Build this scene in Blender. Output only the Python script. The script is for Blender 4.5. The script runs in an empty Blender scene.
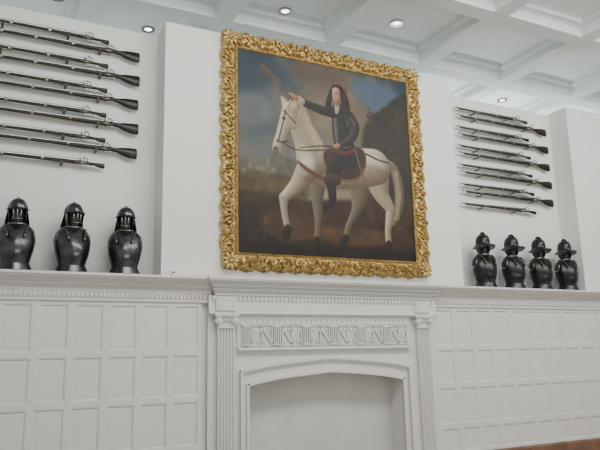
import bpy, bmesh, math, random
import numpy as np
from mathutils import Matrix, Vector
random.seed(4); rng=np.random.RandomState(7)
C=bpy.context.scene.collection
pi=math.pi

# ------------------------------------------------------------ materials
def mat(name,col,rough=.5,metal=0,bump=0,bscale=40,var=0,vscale=6,spec=.5,emit=None,estr=0):
    m=bpy.data.materials.new(name); m.use_nodes=True
    nt=m.node_tree; b=nt.nodes['Principled BSDF']
    b.inputs['Base Color'].default_value=(*col,1); b.inputs['Roughness'].default_value=rough
    b.inputs['Metallic'].default_value=metal; b.inputs['Specular IOR Level'].default_value=spec
    tc=nt.nodes.new('ShaderNodeTexCoord')
    if var:
        n=nt.nodes.new('ShaderNodeTexNoise'); n.inputs['Scale'].default_value=vscale; n.inputs['Detail'].default_value=5
        nt.links.new(tc.outputs['Object'],n.inputs['Vector'])
        r=nt.nodes.new('ShaderNodeValToRGB')
        r.color_ramp.elements[0].position=.3; r.color_ramp.elements[1].position=.7
        r.color_ramp.elements[0].color=(*[c*(1-var) for c in col],1); r.color_ramp.elements[1].color=(*[min(1,c*(1+var)) for c in col],1)
        nt.links.new(n.outputs['Fac'],r.inputs['Fac']); nt.links.new(r.outputs['Color'],b.inputs['Base Color'])
    if bump:
        n=nt.nodes.new('ShaderNodeTexNoise'); n.inputs['Scale'].default_value=bscale; n.inputs['Detail'].default_value=4
        nt.links.new(tc.outputs['Object'],n.inputs['Vector'])
        bp=nt.nodes.new('ShaderNodeBump'); bp.inputs['Strength'].default_value=bump; bp.inputs['Distance'].default_value=.01
        nt.links.new(n.outputs['Fac'],bp.inputs['Height']); nt.links.new(bp.outputs['Normal'],b.inputs['Normal'])
    if emit:
        b.inputs['Emission Color'].default_value=(*emit,1); b.inputs['Emission Strength'].default_value=estr
    return m
M_wall=mat('wall_paint',(.69,.695,.67),.8,bump=.05,bscale=60,var=.02,vscale=1.5)
M_trim=mat('trim_paint',(.645,.635,.615),.45,var=.02,vscale=3)
M_ceil=mat('ceiling_paint',(.69,.755,.74),.8,var=.02,vscale=2)
M_floor=mat('wood_floor',(.30,.17,.09),.4,var=.3,vscale=3)
M_base=mat('stained_baseboard',(.16,.085,.05),.4,var=.3,vscale=5)
M_plaster=mat('hearth_plaster',(.55,.55,.52),.85,bump=.15,bscale=25,var=.05,vscale=3)
M_steel=mat('dark_steel',(.075,.075,.080),.25,.9,bump=.14,bscale=20,var=.6,vscale=8)
M_steel2=mat('blackened_steel',(.032,.032,.034),.28,.8,bump=.12,bscale=24,var=.5,vscale=12)
M_rim=mat('polished_steel_edge',(.34,.33,.31),.25,1)
M_barrel=mat('gun_barrel_steel',(.33,.33,.325),.20,.97,var=.25,vscale=12)
M_stock=mat('gun_stock_walnut',(.010,.007,.006),.32,var=.4,vscale=9,spec=.35)
M_brass=mat('aged_fitting',(.25,.23,.19),.3,1)
M_leather=mat('brown_leather',(.04,.025,.017),.6,var=.3)
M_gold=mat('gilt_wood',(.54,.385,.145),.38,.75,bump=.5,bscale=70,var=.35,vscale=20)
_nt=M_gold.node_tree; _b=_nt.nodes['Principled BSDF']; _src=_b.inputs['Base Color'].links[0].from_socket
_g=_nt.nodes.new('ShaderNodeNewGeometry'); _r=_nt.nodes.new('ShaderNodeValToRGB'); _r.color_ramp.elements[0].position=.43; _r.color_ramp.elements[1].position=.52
_r.color_ramp.elements[0].color=(.20,.14,.09,1); _r.color_ramp.elements[1].color=(1.0,1.0,1.0,1)  # occlusion-like shade painted into the gilt colour in the crevices
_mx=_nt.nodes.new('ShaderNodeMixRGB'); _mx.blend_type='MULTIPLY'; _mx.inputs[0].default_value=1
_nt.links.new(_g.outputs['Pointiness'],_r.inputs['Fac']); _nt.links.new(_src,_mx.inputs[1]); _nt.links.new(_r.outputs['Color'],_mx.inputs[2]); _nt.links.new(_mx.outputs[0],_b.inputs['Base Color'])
M_lens=mat('lamp_lens',(.9,.9,.9),.3,emit=(1,.97,.9),estr=6)
M_white=mat('white_plastic',(.75,.75,.74),.4)
M_black=mat('black_plastic',(.02,.02,.02),.5)

# ------------------------------------------------------------ helpers
def obj_from(name,verts,faces,m,parent=None,smooth=False):
    me=bpy.data.meshes.new(name); me.from_pydata([tuple(v) for v in verts],[],faces)
    me.update(); me.materials.append(m)
    if smooth:
        for p in me.polygons: p.use_smooth=True
    o=bpy.data.objects.new(name,me); C.objects.link(o)
    if parent: o.parent=parent
    return o
class G:
    def __init__(s): s.v=[]; s.f=[]
    def add(s,v,f):
        n=len(s.v); s.v+= [tuple(p) for p in v]; s.f+=[tuple(i+n for i in q) for q in f]
    def box(s,x0,x1,y0,y1,z0,z1):
        s.add([(x,y,z) for x in(x0,x1) for y in(y0,y1) for z in(z0,z1)],
          [(0,1,3,2),(4,6,7,5),(0,4,5,1),(2,3,7,6),(0,2,6,4),(1,5,7,3)])
    def prism(s,x0,x1,prof):      # profile (y,z) extruded along x
        n=len(prof)
        s.add([(x0,y,z) for y,z in prof]+[(x1,y,z) for y,z in prof],
          [(i,(i+1)%n,n+(i+1)%n,n+i) for i in range(n)]+[tuple(range(n))[::-1],tuple(range(n,2*n))])
    def yprism(s,pts,y0,y1):      # outline (x,z) extruded along y
        n=len(pts)
        s.add([(x,y0,z) for x,z in pts]+[(x,y1,z) for x,z in pts],
          [(i,(i+1)%n,n+(i+1)%n,n+i) for i in range(n)]+[tuple(range(n))[::-1],tuple(range(n,2*n))])
    def loft(s,rings,cap=True):
        n=len(rings[0]); base=[p for r in rings for p in r]; f=[]
        for k in range(len(rings)-1):
            for i in range(n): f.append((k*n+i,k*n+(i+1)%n,(k+1)*n+(i+1)%n,(k+1)*n+i))
        if cap: f.append(tuple(range(n))[::-1]); f.append(tuple((len(rings)-1)*n+i for i in range(n)))
        s.add(base,f)
    def xloft(s,secs,n=12):       # (x,cy,cz,ry,rz)
        s.loft([[(x,cy+ry*math.cos(2*pi*i/n),cz+rz*math.sin(2*pi*i/n)) for i in range(n)] for x,cy,cz,ry,rz in secs])
    def tube(s,pts,r,n=8):
        rings=[]; pts=[Vector(p) for p in pts]
        for k,p in enumerate(pts):
            t=(pts[min(k+1,len(pts)-1)]-pts[max(k-1,0)]).normalized()
            a=t.cross(Vector((0,0,1)));
            if a.length<.1: a=t.cross(Vector((0,1,0)))
            a.normalize(); b=t.cross(a); rr=r[k] if isinstance(r,(list,tuple)) else r
            rings.append([p+a*rr*math.cos(2*pi*i/n)+b*rr*math.sin(2*pi*i/n) for i in range(n)])
        s.loft(rings)
    def ball(s,c,rx,ry,rz,n=12,m=8):
        rings=[]
        for k in range(m+1):
            th=pi*(k+.02 if k==0 else (k-.02 if k==m else k))/m
            rings.append([(c[0]+rx*math.sin(th)*math.cos(2*pi*i/n),c[1]+ry*math.sin(th)*math.sin(2*pi*i/n),c[2]+rz*math.cos(th)) for i in range(n)])
        s.loft(rings)
    def panels(s,xs,zs,steps,mp):
        for i in range(len(xs)-1):
            for j in range(len(zs)-1):
                loops=[]
                for ins,d in steps:
                    a,b,c,e=xs[i]+ins,xs[i+1]-ins,zs[j]+ins,zs[j+1]-ins
                    loops.append([mp(a,c,d),mp(b,c,d),mp(b,e,d),mp(a,e,d)])
                f=[]
                for k in range(len(loops)-1):
                    for q in range(4): f.append((k*4+q,k*4+(q+1)%4,k*4+4+(q+1)%4,k*4+4+q))
                L=(len(loops)-1)*4; f.append((L,L+1,L+2,L+3))
                s.add([p for l in loops for p in l],f)
    def make(s,name,m,parent=None,smooth=False):
        return fixn(obj_from(name,s.v,s.f,m,parent,smooth))
def fixn(o):
    bm=bmesh.new(); bm.from_mesh(o.data); bmesh.ops.recalc_face_normals(bm,faces=bm.faces[:]); bm.to_mesh(o.data); bm.free(); return o
def autosmooth(o,deg=35):
    bm=bmesh.new(); bm.from_mesh(o.data)
    for f in bm.faces: f.smooth=True
    for e in bm.edges:
        if len(e.link_faces)==2 and e.calc_face_angle(0)>math.radians(deg): e.smooth=False
    bm.to_mesh(o.data); bm.free(); return o
def bevel(o,w,seg=2):
    b=o.modifiers.new('b','BEVEL'); b.width=w; b.segments=seg; b.limit_method='ANGLE'; return o
def empty(name,loc,label,cat,group=None,rot=0):
    e=bpy.data.objects.new(name,None); e.empty_display_size=.1; e.location=loc; e.rotation_euler[2]=rot
    C.objects.link(e); e['label']=label; e['category']=cat
    if group: e['group']=group
    return e
def struct(o): o['kind']='structure'; return o
def clone(parent,loc,rot=0,label=None):
    def cp(o,par):
        n=o.copy(); C.objects.link(n)
        if par is not None: n.parent=par
        for c in list(o.children): cp(c,n)
        return n
    n=cp(parent,None); n.location=loc; n.rotation_euler[2]=rot
    if label: n['label']=label
    return n

# ------------------------------------------------------------ room shell
XL,XR=-1.8,12.5
H=5.39
for nm,b in (('wall_back',(XL,XR,.36,.70,0,H-.02)),('wall_breast',(1.85,6.13,0,.36,2.25,H)),('wall_pier',(8.58,XR,0,.36,2.25,H)),
             ('wall_left',(XL,2.84,-.035,.36,0,2.25)),('wall_right',(4.93,XR,-.035,.36,0,2.25)),('wall_lintel',(2.84,4.93,-.035,.36,1.40,2.25))):
    g=G(); g.box(*b); struct(g.make(nm,M_wall))
g=G(); g.box(XL,XR,-10.5,5,-.1,0); struct(g.make('floor',M_floor))

# ceiling coffers
Hc=6.0; sp=1.715
xs=[2.84+sp*k-.0 for k in range(-4,7)]; ys=[-.90+sp*k for k in range(-5,4)]
g=G()
g.panels(xs,ys,[(0,0),(.125,0),(.135,.02),(.135,.13),(.175,.145),(.235,.145),(.24,.20),(.30,.215)],lambda a,c,d:(a,c,Hc+d))
g.box(xs[0],xs[-1],ys[0],ys[-1],Hc+.30,Hc+.4)
struct(g.make('ceiling',M_ceil))
# far wall behind the partition
g=G(); g.box(XL-2.3,XR+.8,4.3,4.5,0,6.3); struct(g.make('wall_far',M_wall))

# wainscot
steps=[(0,0),(.028,0),(.034,.003),(.040,.003),(.050,.015),(.062,.015),(.066,.013)]
mp=lambda a,c,d:(a,-.078+d,c)
xl=[2.29-.341*k for k in range(0,13)][::-1]
xr=[5.50+.341*k for k in range(0,21)]
zs=[.16,.50,1.01,1.50,2.03]
for n,(xx) in enumerate((xl,xr)):
    g=G(); g.panels(xx,zs,steps,mp)
    g.box(xx[0],xx[-1],-.078,-.04,2.03,2.06)
    struct(g.make('trim_%d'%(n+1),M_trim))
    g=G(); g.prism(xx[0],xx[-1],[(-.036,0),(-.11,0),(-.11,.135),(-.10,.15),(-.08,.16),(-.036,.16)])
    struct(g.make('baseboard_%s'%('left','right')[n],M_base))
# ledge cornice
prof=[(.05,2.255),(.05,2.31),(-.25,2.31),(-.25,2.285),(-.24,2.28),(-.225,2.262),(-.195,2.245),(-.175,2.235),(-.165,2.222),(-.14,2.218),(-.14,2.200),(-.125,2.195),(-.105,2.175),(-.095,2.165),(-.095,2.135),(-.088,2.13),(-.088,2.06),(-.10,2.055),(-.10,2.04),(-.085,2.03),(-.04,2.03),(-.04,2.255)]
for n,(a,b) in enumerate(((XL,2.40),(5.44,XR))):
    g=G(); g.prism(a,b,prof)
    x=a+.01
    while x<b-.03:
        g.box(x,x+.026,-.112,-.088,2.080,2.120); x+=.045
    struct(g.make('trim_%d'%(n+3),M_trim))

# ------------------------------------------------------------ fireplace
F=empty('fireplace',(3.97,-.06,0),'white painted wooden fireplace surround with fluted pilasters and pointed arch','fireplace')
off=Vector((-3.97,.06,0))
def fp(g,name,m=M_trim,bev=0,auto=False):
    g.v=[(x+off.x,y+off.y,z) for x,y,z in g.v]
    o=g.make(name,m,F)
    if bev: bevel(o,bev)
    if auto: autosmooth(o)
    return o
g=G()
for (pr,z0,z1) in ((.305,2.285,2.315),(.297,2.270,2.285),(.272,2.252,2.270),(.25,2.238,2.252),(.235,2.215,2.238),(.205,2.200,2.215),(.19,2.170,2.200),(.165,2.150,2.170),(.152,2.12,2.15)):
    e=(pr-.152)*.8
    g.box(2.42-e,5.44+e,-pr,-.036,z0,z1)
fp(g,'mantel_shelf',bev=.004)
g=G(); g.box(2.36,5.50,-.13,-.036,1.905,2.12)
g.prism(2.36,5.50,[(-.13,1.905),(-.15,1.905),(-.16,1.918),(-.15,1.93),(-.13,1.94)])
x=2.40
while x<5.46:
    g.box(x,x+.03,-.150,-.13,2.065,2.11); x+=.052
fp(g,'entablature')
# carved frieze
g=G(); g.box(2.70,5.06,-.11,-.036,1.50,1.905)
g.prism(2.70,5.06,[(-.11,1.50),(-.15,1.50),(-.16,1.515),(-.15,1.53),(-.125,1.54),(-.11,1.55)])
x=2.74
while x<5.02:                                   # small arcade under the architrave
    c=x+.035
    for k in range(8):
        a0=pi*k/8;a1=pi*(k+1)/8
        g.yprism([(c+.032*math.cos(a0),1.845+.032*math.sin(a0)),(c+.022*math.cos(a0),1.845+.022*math.sin(a0)),(c+.022*math.cos(a1),1.845+.022*math.sin(a1)),(c+.032*math.cos(a1),1.845+.032*math.sin(a1))],-.122,-.11)
    g.box(x-.002,x+.006,-.122,-.11,1.815,1.845)
    x+=.07
g.box(2.72,5.04,-.125,-.11,1.805,1.815)
fp(g,'frieze_board')
g=G(); n=6; w=(5.03-2.76)/n
def band(p,q,t,y0=-.140,y1=-.105):
    d=Vector((q[0]-p[0],q[1]-p[1])).normalized(); o_=Vector((-d.y,d.x))*t
    g.yprism([(p[0]+o_.x,p[1]+o_.y),(q[0]+o_.x,q[1]+o_.y),(q[0]-o_.x,q[1]-o_.y),(p[0]-o_.x,p[1]-o_.y)],y0,y1)
g.box(2.74,5.04,-.13,-.105,1.785,1.798); g.box(2.74,5.04,-.13,-.105,1.552,1.563)
for i in range(n):
    x0=2.76+i*w
    for k in range(4): g.box(x0+.002+.024*k,x0+.014+.024*k,-.146,-.105,1.565,1.783)
    g.box(x0-.002,x0+.090,-.150,-.105,1.765,1.785); g.box(x0-.002,x0+.090,-.150,-.105,1.563,1.578)
    a=x0+.112; b=x0+w-.020; m_=(a+b)/2; sg=1 if i%2 else -1
    for xx in (a,m_,b): band((xx,1.568),(xx,1.780),.008)
    if sg>0: band((a,1.770),(m_,1.580),.010); band((m_,1.580),(b,1.770),.010)
    else: band((a,1.580),(m_,1.770),.010); band((m_,1.770),(b,1.580),.010)
    zt=1.745 if sg>0 else 1.602
    zb=1.605 if sg>0 else 1.742
    for cx in ((a+m_)/2+.028,(m_+b)/2-.028): 
        g.yprism([(cx,zt-.030),(cx+.018,zt),(cx,zt+.030),(cx-.018,zt)],-.134,-.105)
    for cx in ((a+m_)/2-.030,(m_+b)/2+.030):
        g.yprism([(cx,zb-.030),(cx+.018,zb),(cx,zb+.030),(cx-.018,zb)],-.134,-.105)
fp(g,'carved_frieze')
# arched lintel and jambs
x0,x1=2.84,4.93; xc=(x0+x1)/2
def arch(zsp,zap,w0,w1,n=12):
    pts=[]
    for k in range(n+1):
        t=k/n; xx=w0+(xc-w0)*t
        z=zsp+(zap-zsp)*(.66*t+.34*(1-(1-t)**4))
        pts.append((xx,z))
    return pts+[(2*xc-x,z) for x,z in pts[::-1][1:]]
def strip(g,lo,up,y0,y1):
    for (a,b,c,d) in zip(lo[:-1],lo[1:],up[1:],up[:-1]): g.yprism([a,b,c,d],y0,y1)
inner=arch(1.115,1.240,x0,x1)
top=[(x,1.50) for x,_ in inner]
g=G(); strip(g,inner,top,-.095,-.03)
g.box(2.70,x0,-.095,-.036,0,1.50); g.box(x1,5.06,-.095,-.036,0,1.50)
fp(g,'lintel_board')
g=G()
a1=inner; a2=arch(1.145,1.270,x0-.030,x1+.030); 
strip(g,a1,a2,-.120,-.09)
b1=arch(1.265,1.395,x0-.085,x1+.085); b2=arch(1.297,1.427,x0-.110,x1+.110)
strip(g,b1,b2,-.142,-.09)
b3=arch(1.240,1.370,x0-.085,x1+.085); strip(g,b3,b1,-.118,-.09)
g.box(x0-.030,x0,-.120,-.09,0,1.145); g.box(x1,x1+.030,-.120,-.09,0,1.145)
g.box(x0-.110,x0-.085,-.142,-.09,0,1.272); g.box(x1+.085,x1+.110,-.142,-.09,0,1.272)
fp(g,'arch_moulding')
g=G(); g.box(2.84,4.93,.20,.30,0,1.40); fp(g,'hearth_back_panel',M_plaster)
# fluted pilasters
def pilaster(xc0,par):
    p=G(); n=5; w=.096; prof=[(-w,-.09)]; 
    prof+= [(-w,-.150)]
    fw=2*w/(n+.4)
    for i in range(n):
        c=-w+fw*(i+.7)
        for k in range(7):
            a=pi*k/6; prof.append((c-fw*.36*math.cos(a),-.150+.024*math.sin(a)))
    prof+= [(w,-.150),(w,-.09)]
    N=len(prof); zz=(.22,1.76)
    p.add([(xc0+x,y,z) for z in zz for x,y in prof],[(i,(i+1)%N,N+(i+1)%N,N+i) for i in range(N)])
    fp(p,'pilaster_shaft')
    q=G(); dz=.045
    for (e,pr,z0,z1) in ((.106,.162,1.71,1.728),(.098,.150,1.728,1.775),(.128,.178,1.83,1.845),(.142,.190,1.845,1.868),(.10,.156,1.775,1.83)):
        q.box(xc0-e,xc0+e,-pr,-.09,z0+dz,z1+dz)
    for k in range(5): q.ball((xc0-.046+.023*k,-.160,1.797+dz),.010,.014,.022,8,6)
    fp(q,'pilaster_capital')
    for sx in (-1,1):
        q=G()
        for rr,yy in ((.040,-.184),(.026,-.194),(.012,-.204)):
            q.loft([[(xc0+sx*.098+rr*math.cos(2*pi*i/16),y,1.790+dz+rr*math.sin(2*pi*i/16)) for i in range(16)] for y in (yy,-.1)])
        fp(q,'capital_volute')
    b=G(); b.box(xc0-.145,xc0+.145,-.18,-.09,0,.16); b.box(xc0-.125,xc0+.125,-.172,-.09,.16,.19); b.box(xc0-.108,xc0+.108,-.165,-.09,.19,.22)
    fp(b,'pilaster_base')
    k=G(); k.box(xc0-.120,xc0+.120,-.155,-.12,1.945,2.10); k.panels([xc0-.100,xc0+.100],[1.955,2.09],[(0,0),(.02,0),(.03,.008),(.05,.008)],lambda a,c,d:(a,-.160+d,c)); fp(k,'pilaster_block')
g=G(); g.box(2.36,2.70,-.09,-.036,0,1.905); fp(g,'backing_board')
g=G(); g.box(5.06,5.50,-.09,-.036,0,1.905); fp(g,'backing_board')
pilaster(2.555,F); pilaster(5.27,F)

# ------------------------------------------------------------ painting
PX0,PX1,PZ0,PZ1=2.55,5.50,2.44,5.41
P=empty('framed_painting',((PX0+PX1)/2,0,PZ0),'large dark oil painting, rider on white horse, carved gilt frame','painting')
poff=Vector((-(PX0+PX1)/2,0,-PZ0))
def pobj(g,name,m,smooth=False):
    g.v=[(x+poff.x,y,z+poff.z) for x,y,z in g.v]; return g.make(name,m,P,smooth)
FW=.20
g=G(); NS,NT=900,34
fr=np.random.RandomState(21)
def relief(L):
    """height map of carved scrolling acanthus along a rail of length L (metres)"""
    S_,T_=np.meshgrid(np.linspace(0,L,NS+1),np.linspace(0,FW,NT+1),indexing='ij')
    t=T_/FW
    base=np.where(t<.80,.036+.030*np.sin(pi*np.clip((t-.02)/.78,0,1)),.036+.022*np.sin(pi*np.clip((t-.80)/.2,0,1)))
    base+=np.where(t>.84,.007*np.sin(2*pi*S_/.036),0)
    H=np.zeros_like(S_)
    def stamp(u,v,ang,a,b,hh):
        c,s=math.cos(ang),math.sin(ang); dx,dy=S_-u,T_-v
        x=(dx*c+dy*s)/a; y=(-dx*s+dy*c)/(b*(1.0-.45*np.clip(x,-1,1)))
        r=1-x*x-y*y
        k=np.sqrt(np.clip(r,0,1))*hh*(1-.40*np.exp(-(y/.18)**2))
        np.maximum(H,k,out=H)
    P_=.205; n=int(round(L/P_)); P_=L/n
    mid=.080
    for k in range(n):
        u=(k+.5)*P_+fr.uniform(-.010,.010); sg=1 if k%2 else -1
        v=mid+sg*.014
        m=fr.randint(5,7); ph=fr.rand()*6
        for i in range(m):
            a=ph+2*pi*i/m; r=.046+fr.uniform(-.004,.006)
            stamp(u+r*math.cos(a),v+r*math.sin(a)*.95,a+.8*sg,.038+fr.uniform(-.003,.010),.017,.050+fr.uniform(-.008,.010))
        stamp(u,v,0,.018,.020,.058)
        for j in range(5):
            uu=u+P_*(.32+.09*j); vv=mid+sg*.045*math.cos(pi*(j+.5)/5.)
            stamp(uu,vv,-sg*.9,.034,.014,.042+fr.uniform(-.006,.006))
        for sd in (-1,1):
            stamp(u+P_*.5+fr.uniform(-.016,.016),mid+sd*.052,fr.uniform(-.5,.5)+(pi if fr.rand()<.5 else 0),.046,.019,.044+fr.uniform(-.006,.006))
            stamp(u+P_*.5+.04,mid+sd*.03,sd*1.0,.030,.012,.040)
        stamp(u,.014,pi/2*fr.uniform(.8,1.2),.028,.036,.042); stamp(u+P_*.5,.014,0,.042,.016,.036)
    return base+H*.95*np.clip((.88-t)*14,0,1)
def side(p0,p1,inx,inz,L):
    Hm=relief(L); vs=[];fs=[]
    ofs=np.convolve(np.random.RandomState(int(L*1000)+inx).rand(NS+1),np.ones(22)/22,'same')
    n=int(round(L/.205)); P_=L/n
    for a in range(NS+1):
        s=a/NS
        for b in range(NT+1):
            t=b/NT
            ins=FW*t
            out=(.034*abs(math.sin(pi*s*L/P_))**.8+.010*abs(math.sin(2*pi*s*L/P_*1.5))+.03*(ofs[a]-.5)-.010)*(1-t)**2.2
            out*=min(1,s*12,(1-s)*12)
            d=Vector((p1[0]-p0[0],p1[1]-p0[1])); Ln=d.length; d/=Ln
            pos=Vector(p0)+d*(ins+(Ln-2*ins)*s)+Vector((inx,inz))*(ins-out)
            vs.append((pos.x,-float(Hm[a,b]) if b>0 else 0.0,pos.y))
    for a in range(NS):
        for b in range(NT): fs.append((a*(NT+1)+b,(a+1)*(NT+1)+b,(a+1)*(NT+1)+b+1,a*(NT+1)+b+1))
    g.add(vs,fs)
side((PX0,PZ0),(PX1,PZ0),0,1,2.95); side((PX1,PZ0),(PX1,PZ1),-1,0,2.97)
side((PX1,PZ1),(PX0,PZ1),0,-1,2.95); side((PX0,PZ1),(PX0,PZ0),1,0,2.97)
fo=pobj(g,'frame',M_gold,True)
for cx,cz,sx,sz in ((PX0,PZ0,1,1),(PX1,PZ0,-1,1),(PX0,PZ1,1,-1),(PX1,PZ1,-1,-1)):
    g=G(); c=(cx+sx*.085,cz+sz*.085)
    g.ball((c[0],-.095,c[1]),.028,.03,.028)
    for k in range(9):
        a=2*pi*k/9; d=(math.cos(a),math.sin(a)); L=.115
        g.tube([(c[0]+d[0]*r,-.088,c[1]+d[1]*r) for r in (.02,.055,.09,L)],[.009,.022,.017,.004],8)
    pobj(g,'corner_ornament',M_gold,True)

# canvas painted per vertex
NX,NZ=360,370
cx0,cx1,cz0,cz1=PX0+FW-.01,PX1-FW+.01,PZ0+FW-.01,PZ1-FW+.01
def sk(u,v):          # sketch sheet -> canvas cell coordinates (flat drawing rectified onto the canvas)
    a=u-300;b=225-v; A=a+.0244*b; B=b-.0244*a
    Y=-.2028*B+633.6; Z=.9792*B+131.2
    x=A*.8902+Y*.4555; y=-A*.4555+Y*.8902
    X=6.97*x/y; W=1.4+6.97*Z/y
    return ((X-cx0)/(cx1-cx0)*(NX-1),(W-cz0)/(cz1-cz0)*(NZ-1))
gx,gz=np.meshgrid(np.arange(NX),np.arange(NZ),indexing='ij')
img=np.zeros((NX,NZ,3))
def noise(sc,seed,octs=4):
    r=np.random.RandomState(seed); out=np.zeros((NX,NZ)); amp=1;tot=0
    for o in range(octs):
        n=int(sc*2**o)+2; gr=r.rand(n+1,n+1)
        fx=gx/NX*(n-1); fz=gz/NZ*(n-1); i=fx.astype(int); j=fz.astype(int); a=fx-i; b=fz-j
        a=a*a*(3-2*a); b=b*b*(3-2*b)
        out+=amp*(gr[i,j]*(1-a)*(1-b)+gr[i+1,j]*a*(1-b)+gr[i,j+1]*(1-a)*b+gr[i+1,j+1]*a*b); tot+=amp; amp*=.55
    return out/tot
def blur(m,r):
    for _ in range(2):
        for ax in (0,1):
            acc=np.zeros_like(m)
            p=np.pad(m,[(r,r) if k==ax else (0,0) for k in (0,1)],mode='edge')
            for k in range(2*r+1): acc+= p[k:k+m.shape[0],:] if ax==0 else p[:,k:k+m.shape[1]]
            m=acc/(2*r+1)
    return m
def lay(mask,col):
    global img
    col=np.asarray(col,float)
    if col.ndim==1: col=col[None,None,:]
    img=img*(1-mask[...,None])+col*mask[...,None]
def smoothpts(p,closed=True,n=6):
    p=[np.array(q,float) for q in p]; N=len(p); out=[]
    rng_=range(N) if closed else range(N-1)
    for i in rng_:
        if closed: a,b,c,d=p[i-1],p[i],p[(i+1)%N],p[(i+2)%N]
        else: a,b,c,d=p[max(i-1,0)],p[i],p[i+1],p[min(i+2,N-1)]
        for k in range(n):
            t=k/n; out.append(.5*((2*b)+(c-a)*t+(2*a-5*b+4*c-d)*t*t+(3*b-a-3*c+d)*t**3))
    if not closed: out.append(p[-1])
    return out
def poly(pts,col,soft=1,alpha=1,sm=True,tex=0,seed=1):
    q=[sk(*p) for p in pts]; q=smoothpts(q) if sm else [np.array(p) for p in q]
    ins=np.zeros((NX,NZ),bool)
    for i in range(len(q)):
        x1,y1=q[i]; x2,y2=q[(i+1)%len(q)]
        if y1==y2: continue
        c=((y1>gz)!=(y2>gz))&(gx<(x2-x1)*(gz-y1)/(y2-y1)+x1); ins^=c
    m=ins.astype(float)
    if soft: m=blur(m,soft)
    col=np.array(col,float)
    if tex: col=col[None,None,:]*(1+tex*(noise(14,seed)[...,None]*2-1))
    lay(m*alpha,col)
def limb(pts,light,dark,soft=1.2,alpha=1,lx=-.55,lz=.8):
    S=2.0
    q=smoothpts([(*sk(p[0],p[1]),p[2]*S) for p in pts],False,6)
    best=np.full((NX,NZ),1e9); tone=np.zeros((NX,NZ))
    for a,b in zip(q[:-1],q[1:]):
        dx,dz=b[0]-a[0],b[1]-a[1]; L=dx*dx+dz*dz+1e-6
        t=np.clip(((gx-a[0])*dx+(gz-a[1])*dz)/L,0,1)
        px,pz=gx-(a[0]+t*dx),gz-(a[1]+t*dz); r=a[2]+t*(b[2]-a[2])
        d=np.hypot(px,pz)-r; m=d<best
        best=np.where(m,d,best); tone=np.where(m,(px*lx+pz*lz)/np.maximum(r,.5),tone)
    mask=np.clip(.5-best/soft,0,1)
    k=np.clip(tone*.55+.5,0,1)[...,None]
    lay(mask*alpha,np.array(dark)*(1-k)+np.array(light)*k)
V=gz/(NZ-1); U=gx/(NX-1)
n1=noise(3,1,5); n2=noise(5,5,5); n3=noise(9,11,4)
def mix(a,b,k): k=np.clip(k,0,1)[...,None]; return np.array(a)*(1-k)+np.array(b)*k
sky=mix((.26,.31,.35),(.44,.38,.30),n1*3-1.1+U*.3)
sky=sky*(1-np.clip((.62-V)*2.4,0,.75)[...,None])+np.array((.60,.55,.44))*np.clip((.62-V)*2.4,0,.75)[...,None]
k=np.clip((n2-.50)*6,0,1)*np.clip((V-.45)*4,0,1)*.7
sky=sky*(1-k[...,None])+np.array((.50,.43,.33))*k[...,None]
k=np.clip((.5-n1)*6,0,1)*np.clip((V-.6)*4,0,1)*.8
sky=sky*(1-k[...,None])+np.array((.17,.24,.29))*k[...,None]
sky*= (1-.40*np.clip(U-.45,0,1))[...,None]
img=sky.copy()
poly([(352,78),(385,84),(400,102),(392,118),(370,110),(354,95)],(.26,.36,.47),7,.8)
poly([(236,50),(270,55),(280,75),(262,92),(236,90)],(.15,.22,.26),8,.75)
poly([(238,96),(256,92),(272,104),(268,122),(240,124)],(.43,.44,.43),7,.7)
poly([(290,64),(330,70),(350,82),(335,90),(300,82)],(.34,.27,.20),8,.6)
# distant hills & town
poly([(230,162),(246,156),(262,160),(276,152),(292,160),(306,170),(306,200),(230,200)],(.34,.34,.28),2,.9,tex=.3)
poly([(230,176),(250,170),(272,174),(300,180),(300,210),(230,210)],(.30,.25,.15),2,.9,tex=.4)
for (u,v,w,hh) in ((250,168,4,5),(258,170,5,4),(268,166,3,7),(244,172,4,3),(263,171,4,4),(274,172,5,4)):
    poly([(u-w/2,v),(u+w/2,v),(u+w/2,v-hh),(u,v-hh-2),(u-w/2,v-hh)],(.55,.50,.39),1,.65,sm=False)
# trees at the side
poly([(362,140),(370,118),(384,108),(396,98),(412,96),(420,130),(420,262),(372,262),(366,200)],(.13,.11,.07),3,.95,tex=.6,seed=3)
for i in range(90):
    u=365+48*rng.rand(); v=105+75*rng.rand(); c=.10+.14*rng.rand()
    limb([(u,v,1.2+1.8*rng.rand()),(u+3,v+1,1.2)],(c*1.35,c*1.15,c*.65),(c*.6,c*.5,c*.3),2,.6)
limb([(404,120,3),(400,160,3.5),(403,215,5)],(.24,.17,.10),(.06,.045,.03))
limb([(401,150,2),(390,130,1.3),(384,118,1)],(.20,.15,.09),(.06,.045,.03))
# ground
poly([(228,196),(262,192),(300,200),(350,200),(420,206),(424,270),(228,264)],(.19,.13,.075),3,1,tex=.55,seed=8)
poly([(236,214),(280,212),(330,226),(385,232),(380,246),(300,247),(240,236)],(.33,.235,.14),4,.7,tex=.4,seed=9)
poly([(228,240),(262,232),(300,250),(350,256),(424,250),(424,272),(228,262)],(.10,.07,.04),3,.9,tex=.5,seed=10)
poly([(228,205),(246,202),(262,214),(256,238),(228,246)],(.11,.085,.045),3,.85,tex=.7,seed=12)
for i in range(60):
    u=238+28*rng.rand(); v=205+38*rng.rand(); limb([(u,v,1.2),(u+2,v-5,.6)],(.25,.20,.11),(.09,.07,.04),1.5,.7)
poly([(280,244),(310,240),(350,246),(392,250),(392,256),(330,256),(285,251)],(.08,.055,.035),3,.7)
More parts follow.
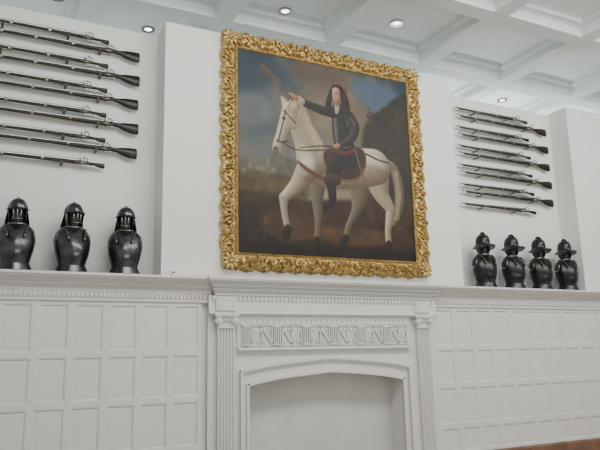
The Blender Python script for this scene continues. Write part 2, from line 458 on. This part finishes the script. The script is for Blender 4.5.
# horse
WL,WD=(.84,.79,.69),(.33,.27,.20)
limb([(386,162,3.5),(394,170,5),(399,188,5.5),(399,208,5),(394,224,2.2)],(.58,.51,.40),(.22,.17,.12),2)
for i in range(8): limb([(393+rng.rand()*4,172,.6),(397+rng.rand()*4,196,.7),(393+rng.rand()*6,220,.4)],(.74,.68,.56),(.4,.33,.25),1.3,.6)
DL,DD=(.53,.47,.38),(.20,.16,.12)
limb([(360,184,12),(359,202,8),(356,212,5.2),(349,226,3.4),(346,238,3.2)],DL,DD)
limb([(346,238,3.4),(342,244,4.2)],(.18,.14,.1),(.08,.06,.04))
limb([(318,178,9),(317,198,6),(318,213,4.4),(318,226,3.0),(317,240,3.3)],DL,DD)
limb([(317,240,3.4),(315,247,4.6)],(.18,.14,.1),(.08,.06,.04))
limb([(376,176,14.5),(381,194,9),(390,209,5.4),(390,216,4.8),(388,232,3.3),(389,244,3.5)],WL,WD)
limb([(389,244,3.6),(388,250,4.6)],(.18,.14,.1),(.08,.06,.04))
limb([(314,163,17),(330,169,18),(350,171,17.5),(364,168,19),(374,167,18)],WL,WD,2)
limb([(313,160,16.5),(309,145,14.5),(302,130,11.5),(296,118,8.8),(291,110,6.8)],WL,WD,2)
limb([(307,170,10.5),(298,184,7.6),(288,194,5.2),(284,198,4.8)],WL,WD)
limb([(284,198,4.8),(284,208,3.3),(286,221,2.9),(288,228,3.2)],WL,WD)
limb([(288,228,3.4),(286,235,4.4)],(.18,.14,.1),(.08,.06,.04))
poly([(300,178),(330,190),(360,188),(366,182),(340,184),(315,178)],(.34,.28,.22),3,.55)
poly([(352,158),(366,154),(380,158),(385,168),(372,164),(360,164)],(.92,.88,.80),4,.55)
poly([(300,150),(306,146),(314,160),(310,172),(302,166)],(.93,.89,.81),4,.5)
poly([(283,107),(281,96),(287,101),(289,107)],(.76,.71,.60),1,1); poly([(290,105),(293,94),(297,101),(296,109)],(.70,.64,.54),1,1)
limb([(290,110,7.6),(287,121,7.2),(282,133,5.2),(278,143,4.3),(277,149,4.4)],(.88,.84,.74),(.44,.38,.30))
limb([(290,118,5),(293,126,3.5)],(.80,.74,.64),(.44,.38,.30),2,.8)
limb([(276,149,2.8),(275,152,2.2)],(.48,.40,.34),(.3,.24,.2))
limb([(283,118,1.2),(284.2,118.6,1.1)],(.05,.04,.03),(.03,.02,.02),1); limb([(274.5,148,.8),(274.5,149,.7)],(.1,.07,.06),(.05,.04,.03),1)
for i in range(34):                      # mane
    t=i/33; u=296+t*20+rng.rand()*2; v=102+t*42
    limb([(u,v,1.0),(u+4+3*rng.rand(),v+5,1.3),(u+2+5*rng.rand(),v+12+4*rng.rand(),.7)],(.82,.76,.64),(.40,.33,.25),1.4,.75)
limb([(292,100,1.2),(288,106,1.3),(288,113,.8)],(.84,.78,.66),(.45,.38,.3),1.3,.9)
for pts in ([(283,110),(289,116),(296,124)],[(276,140),(282,142),(288,141)],[(286,110),(282,126),(278,142)],[(282,142),(298,150),(326,150)]):
    limb([(u,v,.6) for u,v in pts],(.25,.13,.08),(.12,.06,.04),1)
poly([(298,164),(310,174),(324,181),(324,177.5),(311,170),(299,161)],(.30,.16,.10),1,.9)
# saddle cloth, girth
poly([(326,150),(360,148),(366,164),(358,178),(340,179),(327,168)],(.19,.10,.075),1,1,tex=.4,seed=20)
limb([(328,169,.9),(340,180,.9),(358,179,.9),(366,165,.9)],(.52,.40,.18),(.3,.2,.08),1)
limb([(366,154,1),(378,160,.9),(388,163,.9)],(.3,.18,.1),(.15,.08,.05),1)
# rider
BL,BD=(.20,.185,.175),(.035,.03,.03)
limb([(345,148,11),(348,158,9),(352,164,5)],(.17,.12,.085),BD)
limb([(342,156,8.5),(335,167,7.4),(331,178,5.6),(332,192,4.4)],(.16,.12,.085),(.03,.025,.02))
limb([(332,192,4.4),(332,202,3.6),(325,207,2.8)],(.17,.12,.08),(.03,.02,.02))
limb([(329,180,5.8),(336,180,5.2)],(.27,.19,.12),(.08,.05,.03),1)
limb([(340,112,8.5),(342,122,10.8),(342,135,10.2),(342,144,8.6),(342,152,10.5)],BL,BD)
for c in ([(335,116,1.1),(336,130,1.6),(337,142,1.1)],[(346,117,.7),(348,126,.9)],[(334,146,.7),(342,148,.8),(350,147,.6)],[(333,151,.6),(342,153.5,.8),(351,152,.6)]):
    limb(c,(.58,.57,.55),(.25,.25,.25),1.8,.65)
limb([(349,116,5.4),(355,128,5),(350,140,4),(338,146,3)],(.26,.24,.22),BD)
limb([(350,118,.8),(355,126,1)],(.5,.49,.47),(.2,.2,.2),1.6,.6)
limb([(338,146,2.7),(333,148,2.2)],(.72,.55,.42),(.4,.28,.2),1)
limb([(333,147,.8),(318,146,.5),(300,148,.5)],(.2,.11,.07),(.1,.05,.04),1)
limb([(333,112,6),(322,109.5,5.2),(310,105,4.4),(301,101,3.8)],BL,BD)
limb([(328,107,1.1),(314,102.5,1.1),(304,99,.8)],(.58,.57,.55),(.25,.25,.25),1.6,.7)
limb([(301,101.5,4.0),(298,99.6,3.6)],(.80,.77,.70),(.5,.46,.4),1)
limb([(296,98,2.8),(290,95,2.4)],(.75,.58,.45),(.45,.3,.22),1)
limb([(292,99,1.4),(277,82,1.3),(262,66,1.5)],(.55,.45,.31),(.2,.14,.08),1)
limb([(333,149,1.5),(345,154,2.2),(356,150,1.8)],(.42,.17,.11),(.2,.06,.04),1)
limb([(355,150,.8),(361,170,.8),(369,190,.7)],(.5,.45,.3),(.2,.16,.1),1)
HL,HD=(.21,.14,.095),(.06,.04,.03)
limb([(340,89,3.4),(343.5,96,3.8),(345.5,106,4.4),(347,114,2.8)],HL,HD)
limb([(331.5,91,2.0),(329.5,98,2.6),(328,106,3.0),(329,111,1.8)],HL,HD)
limb([(334,87.5,2.8),(338.5,87.5,3.0)],HL,HD)
limb([(337,105.5,2.4),(337,109,2.4),(336.5,113,1.4)],(.74,.71,.64),(.5,.47,.42),1)
limb([(336,91.5,4.0),(336,96,4.0),(336.3,99.6,2.7)],(.84,.66,.52),(.50,.34,.25),1)
limb([(336.4,102.5,2.2),(336.6,104,2)],(.6,.44,.34),(.4,.28,.2),1)
for i in range(14): 
    a=rng.rand(); limb([(342+3*rng.rand()+a*3,90+22*a,1.2),(344+3*rng.rand()+a*3,93+22*a,.8)],(.30,.21,.14),(.1,.07,.05),1.2,.6)
for a in ((334,93.6),(337.4,93.8)): limb([(a[0],a[1],.55),(a[0]+.4,a[1],.55)],(.1,.06,.05),(.08,.05,.04),.8)
limb([(335.4,94,.4),(335,96.4,.6)],(.66,.46,.35),(.5,.33,.25),.8); limb([(334.6,98.6,.4),(336.6,98.7,.4)],(.5,.2,.16),(.4,.15,.12),.8)
# age tone + brush grain
img=img*(1+.12*(n3[...,None]*2-1)); img*=.84
img=np.clip(img,0,1); lin=np.where(img<.04045,img/12.92,((img+.055)/1.055)**2.4)
X=cx0+(cx1-cx0)*U+poff.x; Z=cz0+(cz1-cz0)*V+poff.z
vs=np.stack([X,np.full_like(X,-.032),Z],-1).reshape(-1,3)
idx=(np.arange(NX-1)[:,None]*NZ+np.arange(NZ-1)[None,:]).ravel()
fs=np.stack([idx,idx+NZ,idx+NZ+1,idx+1],-1)
M_canvas=bpy.data.materials.new('oil_paint'); M_canvas.use_nodes=True
nt=M_canvas.node_tree; b=nt.nodes['Principled BSDF']; at=nt.nodes.new('ShaderNodeAttribute'); at.attribute_name='paint'
nt.links.new(at.outputs['Color'],b.inputs['Base Color']); b.inputs['Roughness'].default_value=.5; b.inputs['Specular IOR Level'].default_value=.3
o=obj_from('canvas',vs.tolist(),fs.tolist(),M_canvas,P)
ca=o.data.color_attributes.new('paint','FLOAT_COLOR','POINT')
ca.data.foreach_set('color',np.concatenate([lin.reshape(-1,3),np.ones((NX*NZ,1))],1).astype(np.float32).ravel())

# ------------------------------------------------------------ muskets
def musket(loc,L,long,label,group,cat):
    e=empty('musket' if long else 'carbine',loc,label,cat,group)
    # origin = butt end on the wall plane; gun runs to -x; y negative = off the wall
    y=-.075
    g=G()
    if long:
        g.xloft([(-.0,y,-.014,.017,.056),(-.012,y,-.014,.022,.066),(-.09,y,-.010,.022,.060),(-.17,y,-.002,.021,.045),(-.23,y,.006,.019,.026),(-.30,y,.012,.020,.024),(-.36,y,.014,.022,.032),(-.48,y,.012,.020,.028),(-.60,y,.008,.016,.021),(-.9,y,.008,.013,.017),(-L+.12,y,.010,.010,.013),(-L+.08,y,.012,.007,.009)],14)
    else:
        g.xloft([(0,y,-.006,.014,.026),(-.01,y,-.006,.016,.030),(-.07,y,-.002,.016,.024),(-.12,y,.006,.014,.015),(-.20,y,.008,.017,.019),(-.32,y,.006,.015,.018),(-.6,y,.006,.011,.013),(-L+.10,y,.010,.008,.009),(-L+.06,y,.012,.006,.007)],14)
    autosmooth(g.make('gun_stock',M_stock,e),40)
    s=-.34 if long else -.22
    g=G(); g.xloft([(s,y,.034,.017,.017),(s-.25,y,.034,.015,.015),(-L+.02,y,.030,.0115,.0115),(-L+.018,y,.030,.014,.014),(-L,y,.030,.014,.014)],12)
    g.box(-L+.04,-L+.05,y-.002,y+.002,.038,.050)
    autosmooth(g.make('barrel',M_barrel,e),40)
    g=G(); g.xloft([(s-.22,y,-.020,.0045,.0045),(-L+.05,y,-.014,.0045,.0045)],8); g.make('ramrod',M_brass,e,True)
    g=G(); k=s
    g.yprism([(k+.06,.0),(k+.02,.018),(k-.05,.022),(k-.10,.016),(k-.12,.004),(k-.06,-.010),(k+.02,-.012)],y-.028,y-.016)
    g.tube([(k-.045,y-.026,.014),(k-.050,y-.030,.042),(k-.042,y-.032,.060)],[.009,.006,.004],8)
    g.make('gun_lock',M_brass,e,True)
    g=G(); g.tube([(k+.02,y-.026,.012),(k+.035,y-.032,.040),(k+.015,y-.034,.056),(k-.004,y-.034,.062)],[.008,.007,.007,.006],8)
    g.box(k-.018,k-.004,y-.042,y-.026,.052,.066)
    g.make('hammer',M_brass,e,True)
    g=G(); g.tube([(k+.08,y,-.012),(k+.06,y,-.035),(k+.01,y,-.042),(k-.03,y,-.035),(k-.05,y,-.012)],.0045,8)
    g.make('trigger_guard',M_brass,e,True)
    g=G(); g.tube([(k+.02,y,-.01),(k+.012,y,-.035)],.003,6); g.make('trigger',M_brass,e,True)
    for xx in ((-.75,-1.15,-1.5) if long else (-.65,-1.05)):
        g=G(); g.xloft([(xx,y,.018,.017,.028),(xx-.025,y,.018,.017,.028)],12); g.make('barrel_band',M_brass,e,False)
    for xx in (-.46,-L+.35):
        g=G(); g.box(xx-.012,xx+.012,y-.03,0,-.036,-.028); g.box(xx-.012,xx+.012,y-.03,y-.024,-.03,.0); g.make('wall_hook',M_black,e)
    return e
YW=.36
for gi,(xe,xsht,grp) in enumerate(((1.61,1.25,'long guns mounted above the three cuirasses'),(8.38,7.97,'long guns mounted above the four cuirasses'))):
    lab1='long dark flintlock musket with polished steel barrel hung on white wall'
    lab2='slender dark carbine with steel barrel hung between longer muskets'
    A=musket((xe,YW,5.01),1.90,True,lab1,grp,'musket')
    for k in range(1,5): clone(A,(xe+(.01 if k%2 else 0),YW,5.01-.3025*k))
    B=musket((xsht,YW,5.125),1.50,False,lab2,grp,'gun')
    for k in range(1,6): clone(B,(xsht,YW,5.125-.3045*k))

# ------------------------------------------------------------ armour
def ringz(z,rx,ry,cy=0,keel=0,n=36):
    r=[]
    for i in range(n):
        a=2*pi*i/n; x=rx*math.copysign(abs(math.cos(a))**.8,math.cos(a)); y=cy+ry*math.copysign(abs(math.sin(a))**.9,math.sin(a))
        if math.sin(a)<0: y-=keel*max(0,(-math.sin(a)))**10
        r.append((x,y,z))
    return r
def cuirass(e,W=1.0,mt=M_steel):
    g=G()
    R=[ringz(.095,.140*W,.104,0,.025),ringz(.115,.140*W,.106,0,.03),ringz(.16,.152*W,.118,-.005,.04),ringz(.22,.168*W,.132,-.005,.045),ringz(.285,.181*W,.138,0,.040),ringz(.345,.186*W,.132,.003,.028),ringz(.40,.184*W,.120,.006,.018),ringz(.44,.174*W,.104,.008,.010),ringz(.475,.152*W,.086,.01,.004),ringz(.498,.122*W,.070,.008,0),ringz(.508,.092*W,.062,.006,0)]
    g.loft(R); autosmooth(g.make('breastplate',mt,e),60)
    for k,(za,wa,zb,wb) in enumerate(((.100,.143,.066,.156),(.070,.157,.030,.170))):
        g=G(); g.loft([ringz(za,wa*W,.108+.008*k,0,.02),ringz(zb,wb*W,.120+.010*k,0,.018),ringz(zb-.004,(wb-.004)*W,.117+.010*k,0,.015)]); autosmooth(g.make('waist_lame',mt,e),50)
    em=M_rim if mt is M_steel else M_barrel
    def sidex(z): return .186*W-max(0,(z-.36))**2*3.2
    for sx in (-1,1):
        g=G(); pts=[]
        for i in range(25):
            a=2*pi*i/24; zz=.395+.068*math.sin(a); yy=.012+.056*math.cos(a)
            pts.append((sx*(sidex(zz)-.012*abs(math.cos(a))),yy,zz))
        g.tube(pts,.006,8); g.make('arm_opening_rim',em,e,True)
        g=G(); n=20; g.loft([[(sx*(sidex(.395+.064*math.sin(2*pi*i/n))+xo-.010*abs(math.cos(2*pi*i/n))),.012+.053*math.cos(2*pi*i/n),.395+.064*math.sin(2*pi*i/n)) for i in range(n)] for xo in (-.05,.001)]); g.make('arm_opening_lining',M_black,e)
        g=G(); g.tube([(sx*.080,-.150,.36),(sx*.095,-.122,.43),(sx*.108,-.07,.488),(sx*.108,.01,.506),(sx*.10,.08,.475)],.012,8)
        g.make('shoulder_strap',M_leather,e,True)
        g=G(); g.ball((sx*.082,-.158,.372),.011,.008,.011,8,6); g.make('strap_stud',em,e,True)
    g=G(); g.tube([(.084*math.cos(a),.0+.068*math.sin(a),.510) for a in [2*pi*i/20 for i in range(21)]],.009,8)
    g.make('neck_roll',em,e,True)
    g=G(); g.box(-.10,.10,-.07,.07,-.0,.018); g.loft([[(.024*math.cos(2*pi*i/12),.024*math.sin(2*pi*i/12),z) for i in range(12)] for z in (.015,.60)])
    g.make('display_stand',M_black,e)
def helmet_tail(e):
    mt=M_steel; z0=.672
    g=G(); rings=[]; n=48
    for k in range(11):
        th=pi/2*(k/10.0); r=math.cos(th) if k<10 else .02
        row=[]
        for i in range(n):
            a=2*pi*i/n; fl=1+.06*abs(math.cos(a*4))*math.cos(th)**.5
            row.append((.094*r*fl*math.cos(a),.110*r*fl*math.sin(a),z0+.116*math.sin(th)))
        rings.append(row)
    rings=[[(x,y,z0-.02) for x,y,z in rings[0]]]+rings
    g.loft(rings); g.make('helmet_skull',mt,e,True)
    g=G(); g.ball((0,0,z0+.118),.013,.013,.010,10,8); g.make('finial',mt,e,True)
    g=G(); out=[]
    for i in range(13):
        a=pi+pi*i/12; out.append((.094*math.cos(a),.107*math.sin(a),.112*math.cos(a),.107*math.sin(a)-.062*max(0,-math.sin(a))**.8))
    vs=[];fs=[]
    for dz in (0,-.007):
        for x,y,X_,Y_ in out: vs+= [(x,y,z0+.0+dz),(X_,Y_,z0-.010+dz)]
    N=len(out)*2
    for i in range(12):
        for o_ in (0,N): fs.append((o_+2*i,o_+2*i+1,o_+2*i+3,o_+2*i+2))
        fs.append((2*i+1,2*i+3,N+2*i+3,N+2*i+1)); 
    g.add(vs,fs); g.make('peak',mt,e,True)
    for x in (-.036,0,.036):
        g=G(); g.tube([(x,-.155+abs(x)*.4,z0-.010),(x,-.152+abs(x)*.3,z0-.07),(x*.8,-.130,z0-.125)],.0055,8); g.make('face_bar',M_rim,e,True)
    g=G(); g.tube([(-.05,-.11,z0-.12),(-.025,-.127,z0-.125),(0,-.132,z0-.127),(.025,-.127,z0-.125),(.05,-.11,z0-.12)],.0055,8)
    g.make('chin_bar',M_rim,e,True)
    for sx in (-1,1):
        g=G(); vs=[]
        prof=[(-.070,0),(.025,0),(.030,-.06),(.0,-.12),(-.04,-.140),(-.066,-.09)]
        n=len(prof)
        for t in (0,.006): vs+=[(sx*(.090+t-.06*abs(y)+z*.10),y,z0-.01+z) for y,z in prof]
        g.add(vs,[tuple(range(n)),tuple(range(n,2*n))]+[(i,(i+1)%n,n+(i+1)%n,n+i) for i in range(n)])
        g.make('cheek_piece',mt,e)
    g=G()
    for k in range(4):
        vs=[];n=11; za=z0-.01-.034*k; ya=.0+.010*k
        for j,(zz,ex) in enumerate(((za,0),(za-.040,.009))):
            for i in range(n):
                a=pi*(.04+.92*i/(n-1)); vs.append(((.096+.006*k+ex)*math.cos(a),ya+(.110+.008*k+ex)*math.sin(a),zz))
        g.add(vs,[(i,i+1,n+i+1,n+i) for i in range(n-1)])
    g.make('neck_guard',mt,e,True)
    g=G(); g.ball((0,.0,z0-.05),.070,.080,.095,16,12); g.loft([[(.050*math.cos(2*pi*i/14),.050*math.sin(2*pi*i/14),z) for i in range(14)] for z in (.50,.62)])
    g.make('head_form',M_black,e,True)
def helmet_brim(e):
    mt=M_steel2; z0=.660
    g=G(); n=40; rings=[]
    prof=[(1.46,-.024),(1.52,-.018),(1.28,-.004),(1.03,.0),(1.0,.02),(.985,.055),(.90,.098),(.72,.132),(.42,.152),(.03,.158)]
    for r,z in prof:
        row=[]
        for i in range(n):
            a=2*pi*i/n; up=0; fy=r
            if r>1.01:
                f=(r-1)
                if math.sin(a)<0: fy=r*(1+.60*f*(-math.sin(a)))
                up=-.10*f*abs(math.cos(a))**2-.02*f*(-math.sin(a))
            row.append((.100*(r if r<1.01 else 1+(r-1)*.80)*math.cos(a),.116*fy*math.sin(a),z0+z+up))
        rings.append(row)
    g.loft(rings); autosmooth(g.make('helmet_skull',mt,e),60)
    g=G(); g.loft([[(.009*c,y*.116,z0+.012+.176*math.cos(y*1.22)+d) for c,d in ((-1,-.03),(-.6,.006),(.6,.006),(1,-.03))] for y in [(-1.0+.1*i) for i in range(21)]])
    g.make('helmet_comb',mt,e,True)
    for sx in (-1,1):
        g=G(); vs=[]; prof=[(-.055,0),(.055,0),(.060,-.06),(.030,-.13),(-.005,-.145),(-.045,-.10)]; n=len(prof)
        for t in (0,.006): vs+=[(sx*(.092+t+z*.20),y,z0-.01+z) for y,z in prof]
        g.add(vs,[tuple(range(n)),tuple(range(n,2*n))]+[(i,(i+1)%n,n+(i+1)%n,n+i) for i in range(n)])
        g.make('cheek_piece',mt,e)
    g=G()
    g.loft([[( .060*w*math.cos(2*pi*i/18),c+.070*w*math.sin(2*pi*i/18),z) for i in range(18)] for z,w,c in ((.50,.85,.0),(.54,.78,.0),(.57,.84,-.0),(.61,.96,-.0),(.66,1.0,0))])
    g.make('head_form',M_black,e,True)
LZ=2.312
la='dark steel cuirass with lobster-tail helmet and face bars on ledge'
A=empty('armour_bust',(.37,.10,LZ),la,'armour','cuirasses with barred helmets on ledge',rot=math.radians(-4))
cuirass(A); helmet_tail(A)
clone(A,(.92,.10,LZ),math.radians(8)); clone(A,(1.47,.10,LZ),math.radians(-14),'dark steel cuirass with barred helmet beside the chimney breast')
lb='blackened steel cuirass with brimmed and combed helmet on ledge'
B=empty('armour_bust',(6.63,.10,LZ),lb,'armour','cuirasses with brimmed helmets on ledge',rot=math.radians(-6))
cuirass(B,.98,M_steel2); helmet_brim(B)
for x,r in ((7.19,2),(7.75,-3),(8.31,-10)): clone(B,(x,.10,LZ),math.radians(r))

# small sensor on the ledge
S=empty('motion_sensor',(1.96,-.10,2.31),'small white plastic sensor box standing on ledge','sensor')
g=G(); g.box(-.022,.022,-.02,.02,0,.07); bevel(g.make('housing',M_white,S),.004)
g=G(); g.ball((0,-.02,.05),.012,.008,.012,10,8); g.make('lens',M_black,S,True)

# ------------------------------------------------------------ downlights
D0=None
for cx,cy in ((.75,1.41),(2.05,1.76),(3.67,.47),(5.31,.10),(8.9,1.68),(10.6,.0)):
    if D0 is None:
        D0=empty('downlight',(cx,cy,Hc+.215),'round recessed spotlight set into coffered ceiling','light','ceiling spotlights')
        g=G(); n=24
        g.loft([[(r*math.cos(2*pi*k/n),r*math.sin(2*pi*k/n),z) for k in range(n)] for r,z in ((.095,0),(.095,-.02),(.06,-.02),(.05,.0))],cap=False)
        g.make('trim_ring',M_rim,D0)
        g=G(); g.loft([[(r*math.cos(2*pi*k/n),r*math.sin(2*pi*k/n),z) for k in range(n)] for r,z in ((.055,-.004),(.048,-.012),(.02,-.016))])
        g.make('lens',M_lens,D0)
    else: clone(D0,(cx,cy,Hc+.215))

# ------------------------------------------------------------ light
w=bpy.data.worlds.new('World'); bpy.context.scene.world=w; w.use_nodes=True
w.node_tree.nodes['Background'].inputs[0].default_value=(.93,.94,.95,1); w.node_tree.nodes['Background'].inputs[1].default_value=.58
def area(name,loc,target,sx,sy,power,col):
    l=bpy.data.lights.new(name,'AREA'); l.shape='RECTANGLE'; l.size=sx; l.size_y=sy; l.energy=power; l.color=col
    o=bpy.data.objects.new(name,l); C.objects.link(o); o.location=loc
    o.rotation_euler=(Vector(target)-Vector(loc)).to_track_quat('-Z','Y').to_euler(); return o
area('ceiling_wash',(5.5,-4.0,5.8),(5.5,0,3.6),11,1.0,400,(1,.975,.93))
area('hall_light',(4,-8,5.6),(4,-2,0),8,3,70,(1,.97,.94))
area('added_bounce_fill',(5,-8.6,.6),(5,-1,6),10,2,250,(.93,1,.98))  # unseen fill added behind the camera, stands in for floor bounce
area('added_ceiling_fill',(9.5,2.2,4.6),(9.5,2.4,6),6,.6,160,(.90,.98,1))  # unseen fill added behind the partition to brighten the ceiling
area('added_ceiling_fill',(2,2.2,4.6),(2,2.4,6),6,.6,35,(.92,1,.98))  # weaker added fill for the left part of the ceiling

# ------------------------------------------------------------ camera
cam=bpy.data.cameras.new('Camera'); cam.sensor_fit='HORIZONTAL'; cam.sensor_width=36; cam.lens=647/600*36
co=bpy.data.objects.new('Camera',cam); C.objects.link(co)
Mx=Matrix.Rotation(math.radians(-27.1),3,'Z')@Matrix.Rotation(math.radians(101.7),3,'X')@Matrix.Rotation(math.radians(-1.4),3,'Z')
co.matrix_world=Matrix.Translation((0,-7,1.4))@Mx.to_4x4()
bpy.context.scene.camera=co
